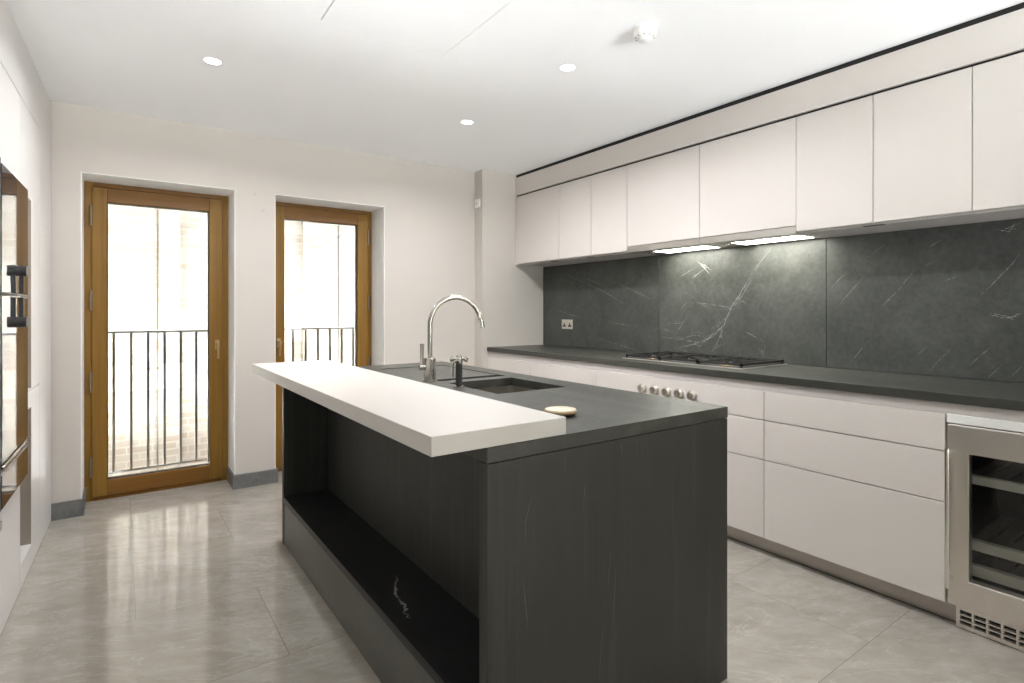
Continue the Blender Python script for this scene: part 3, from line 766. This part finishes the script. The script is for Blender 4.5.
solo('filler_panel', B(XU+0.002, XU+0.022, 4.0955, 4.128, 1.665, 2.294), 'cabinet', 'narrow pale filler between the wall cabinets and wall column', 'filler panel')
solo('bulkhead_panel', B(XU, XU+0.022, -0.44, 4.128, 2.309, 2.470), 'cabinet', 'long pale panel running above the wall cabinets', 'panel', bev=0.001)
struct('trim_5', boxes([(XU+0.022, XR-0.001, -0.44, 4.128, 2.296, 2.4985), (XU+0.012, XU+0.022, -0.44, 4.128, 2.4705, 2.4985)]), 'black')
def hood(y0, y1, label):
    t = thing('extractor_hood', (XU+0.18, (y0+y1)/2, 1.66), label, 'extractor hood', 'hoods built in above the hob')
    part('visor', B(XU, XU+0.018, y0+G, y1-G, 1.664, 1.704), 'visor', t, bev=0.001)
    part('canopy', frame_bm(y0+0.002, y1-0.002, XU+0.018, XR-0.032, y0+0.035, y1-0.150, 3.075, 3.245, 1.666, 1.711, lambda u, v, w_: (v, u, w_)), 'visor', t)
    part('light_panel', B(3.075, 3.245, y0+0.035, y1-0.150, 1.668, 1.674), 'hood_lamp', t, label='bright lit panel')
    bm = bmesh.new()
    for k in range(2): cyl(bm, (3.12, y1-0.075-k*0.03, 1.6665), (3.12, y1-0.075-k*0.03, 1.661), 0.008, seg=12)
    part('button', bm, 'chrome', t)
hood(2.143, 2.752, 'lit steel extractor hood nearer the wall column')
hood(1.535, 2.143, 'lit steel extractor hood farther from the wall column')

# ------------------------------------------------------------------ left-hand tall units (their wall stands very slightly askew)
LB = Matrix.Translation((-0.335, 4.26, 0)) @ Matrix.Rotation(-0.028, 4, 'Z')
# in these coordinates: x = out of the front plane, y = distance from the back wall (negative towards the camera)
def yl(y): return y-4.26
LBACK = -0.58
# far fixed end panel
solo('end_panel', B(LBACK, 0, yl(3.802), -0.021, 0.006, 2.484), 'tall', 'plain pale full-height panel between tall cabinet and back wall', 'panel', bev=0.001, base=LB)
# tall unit with the upright finger grooves
t = thing('tall_cabinet', (-0.3, (yl(3.24)+yl(3.80))/2, 0), 'tall pale cabinet with upright finger grooves beside the ovens', 'cabinet', 'tall cabinets on the left', base=LB)
part('body', B(LBACK, -0.062, yl(3.239), yl(3.799), 0.006, 2.200), 'tall', t, base=LB)
A0, A1 = yl(3.240), yl(3.798); R0, R1 = yl(3.252), yl(3.545)
part('door', cells([A0, R0, R1, A1], [0.867, 0.872, 1.785, 2.200], lambda i, j: (-0.060, -0.049) if (i, j) == (1, 1) else (-0.060, 0), YZ), 'tall', t, base=LB)
part('door', cells([A0, R0, R1, A1], [0.008, 0.112, 0.780, 0.860], lambda i, j: (-0.060, -0.049) if (i, j) == (1, 1) else (-0.060, 0), YZ), 'tall', t, base=LB)
for z0, z1 in ((0.873, 1.784), (0.113, 0.779)):
    part('finger_groove', cells([R0+0.001, R0+0.002, R1-0.004, R1-0.001], [z0, z1], lambda i, j: (-0.0485, -0.0465) if i == 1 else (-0.0485, -0.001), YZ), 'taupe', t, base=LB)
def tall_unit(y0, y1, doors, label, carcass):
    t = thing('tall_cabinet', (-0.3, (yl(y0)+yl(y1))/2, 0), label, 'cabinet', 'tall cabinets on the left', base=LB)
    for a, b in carcass:
        part('body', B(LBACK, -0.024, yl(y0)+0.001, yl(y1)-0.001, a, b), 'tall', t, base=LB)
    for z0, z1 in doors:
        part('door', B(-0.021, 0, yl(y0)+G, yl(y1)-G, z0, z1), 'tall', t, base=LB, bev=0.001)
tall_unit(2.650, 3.237, [(1.803, 2.200), (0.008, 0.516)], 'tall pale cabinet holding the mirrored ovens', [(0.006, 0.516), (1.803, 2.200)])
tall_unit(2.030, 2.647, [(1.803, 2.200), (0.008, 0.516)], 'tall pale cabinet partly cut by the left picture edge', [(0.006, 0.516), (1.803, 2.200)])
tall_unit(1.340, 2.027, [(0.867, 2.200), (0.008, 0.860)], 'tall pale cabinet left of the camera, outside the picture', [(0.006, 2.200)])
tall_unit(0.650, 1.337, [(0.867, 2.200), (0.008, 0.860)], 'tall pale cabinet at the near end of the left row', [(0.006, 2.200)])
solo('bulkhead_panel', B(LBACK, 0, yl(0.65), yl(3.798), 2.205, 2.484), 'tall', 'long pale panel above the tall cabinets on the left', 'panel', base=LB)
struct('trim_6', boxes([(LBACK, -0.008, yl(0.65), -0.022, 2.4845, 2.4985)]), 'white').matrix_world = LB
solo('handle_lip', boxes([(0.0005, 0.022, yl(2.1), yl(2.74), 0.470, 0.476), (0.016, 0.022, yl(2.1), yl(2.74), 0.445, 0.470)]), 'taupe', 'short taupe lip handle at the left picture edge', 'handle', base=LB)

def oven(y0, y1, z0, z1, hz, label, mirrored=True):
    t = thing('wall_oven', (-0.25, (yl(y0)+yl(y1))/2, z0), label, 'oven', 'ovens in the tall cabinets', base=LB)
    part('housing', B(LBACK, -0.001, yl(y0)+0.012, yl(y1)-0.012, z0+0.004, z1-0.004), 'gasket', t, base=LB)
    d = part('door', B(0.001, 0.027, yl(y0), yl(y1), z0, z1), 'taupe' if mirrored else 'gasket', t, base=LB, bev=0.001)
    part('glass', B(0.027, 0.030, yl(y0)+0.004, yl(y1)-0.004, z0+0.004, z1-0.004), 'oven_glass' if mirrored else 'gasket', d, base=LB)
    if hz:
        hy = yl(2.98)
        a, b, post = hz
        part('handle', B(0.036, 0.050, hy-0.010, hy+0.010, a, b), 'gasket', d, base=LB, bev=0.002, label='short black upright handle')
        part('handle_post', C((0.030, hy, post), (0.060, hy, post), 0.022, seg=24), 'dark_metal', d, base=LB)
OY0, OY1 = 2.680, 3.227
oven(OY0, OY1, 1.314, 1.785, (1.318, 1.432, 1.410), 'upper mirrored glass oven in the left tall cabinet')
oven(OY0, OY1, 0.690, 1.306, (1.190, 1.302, 1.203), 'lower mirrored glass oven under the upper one')
t = thing('warming_drawer', (-0.25, (yl(OY0)+yl(OY1))/2, 0.53), 'low mirrored warming drawer under the two ovens', 'warming drawer', base=LB)
part('housing', B(LBACK, -0.001, yl(OY0)+0.012, yl(OY1)-0.012, 0.534, 0.652), 'gasket', t, base=LB)
d = part('drawer', B(0.001, 0.027, yl(OY0), yl(OY1), 0.526, 0.655), 'taupe', t, base=LB, bev=0.001)
part('glass', B(0.027, 0.030, yl(OY0)+0.004, yl(OY1)-0.004, 0.530, 0.651), 'oven_glass', d, base=LB)
part('grip', B(0.001, 0.034, yl(OY0), yl(OY1), 0.674, 0.686), 'chrome', d, base=LB, bev=0.002)
oven(2.060, 2.672, 0.526, 1.800, None, 'dark edged appliance just inside the left picture edge', False)

# ------------------------------------------------------------------ ceiling fittings
def downlight(x, y, label, watts=None):
    t = thing('downlight', (x, y, ZC), label, 'downlight', 'recessed ceiling downlights')
    bm = bmesh.new(); lathe(bm, x, y, [(0.037, ZC-0.002), (0.040, ZC-0.002), (0.043, ZC-0.0005), (0.037, ZC-0.0005), (0.037, ZC-0.002)], 32)
    part('trim_ring', bm, 'white', t)
    bm = bmesh.new(); lathe(bm, x, y, [(0.0, ZC-0.002), (0.036, ZC-0.002), (0.036, ZC-0.0005), (0.0, ZC-0.0005)], 32)
    part('lens', bm, 'lamp', t)
    ld = bpy.data.lights.new('downlight_lamp', 'AREA'); ld.shape = 'DISK'; ld.size = 0.07; ld.energy = watts or DOWNLIGHT_W
    ld.color = (0.97, 0.98, 1.0); ld.spread = 2.8
    lo = bpy.data.objects.new('lamp', ld); COL.objects.link(lo); lo.parent = t; lo.location = (0, 0, -0.006)
downlight(0.377, 3.119, 'downlight in the ceiling above the left glazed door, left of the island')
downlight(1.875, 2.144, 'downlight in the ceiling just left of the smoke alarm')
downlight(1.875, 3.153, 'downlight in the ceiling near the wall column')
downlight(1.875, 1.135, 'downlight added in the ceiling above the picture to brighten the near drawers', 6.0)  # extra unseen lamp, added to lift the near drawers and floor
t = thing('smoke_alarm', (1.893, 1.647, ZC), 'white round smoke alarm on the ceiling', 'smoke alarm')
sx_, sy_ = 1.893, 1.647
bm = bmesh.new(); lathe(bm, sx_, sy_, [(0.0, ZC-0.0005), (0.053, ZC-0.0005), (0.053, ZC-0.012), (0.0, ZC-0.012)], 36); part('mount', bm, 'white', t)
bm = bmesh.new(); lathe(bm, sx_, sy_, [(0.0, ZC-0.012), (0.047, ZC-0.012), (0.047, ZC-0.014), (0.0, ZC-0.014)], 36); part('gap', bm, 'taupe', t)
bm = bmesh.new(); lathe(bm, sx_, sy_, [(0.0, ZC-0.014), (0.051, ZC-0.014), (0.050, ZC-0.032), (0.042, ZC-0.043), (0.034, ZC-0.046), (0.031, ZC-0.046), (0.029, ZC-0.056), (0.022, ZC-0.060), (0.0, ZC-0.061)], 36)
al = part('cover', bm, 'white', t)
bm = bmesh.new()
for k in range(10):
    a = 2*PI*k/10; c_, s_ = math.cos(a), math.sin(a)
    cyl(bm, (sx_+c_*0.0405, sy_+s_*0.0405, ZC-0.0418), (sx_+c_*0.0405, sy_+s_*0.0405, ZC-0.0455), 0.0032, seg=8)
part('vent', bm, 'taupe', al)
solo('ceiling_hatch', B(HX0+0.006, HX1-0.0025, HY0+0.002, HY1-0.002, ZC-0.0004, ZC+0.0295), 'ceiling', 'flush square access hatch in the ceiling', 'hatch')
t = thing('wall_sensor', (2.605, 4.205, 2.165), 'small square white sensor on the side of the wall column', 'sensor')
part('case', B(2.594, 2.6115, 4.158, 4.235, 2.167, 2.243), 'white', t, bev=0.003)
part('dial', C((2.594, 4.197, 2.203), (2.5915, 4.197, 2.203), 0.009, seg=16), 'rail', t)
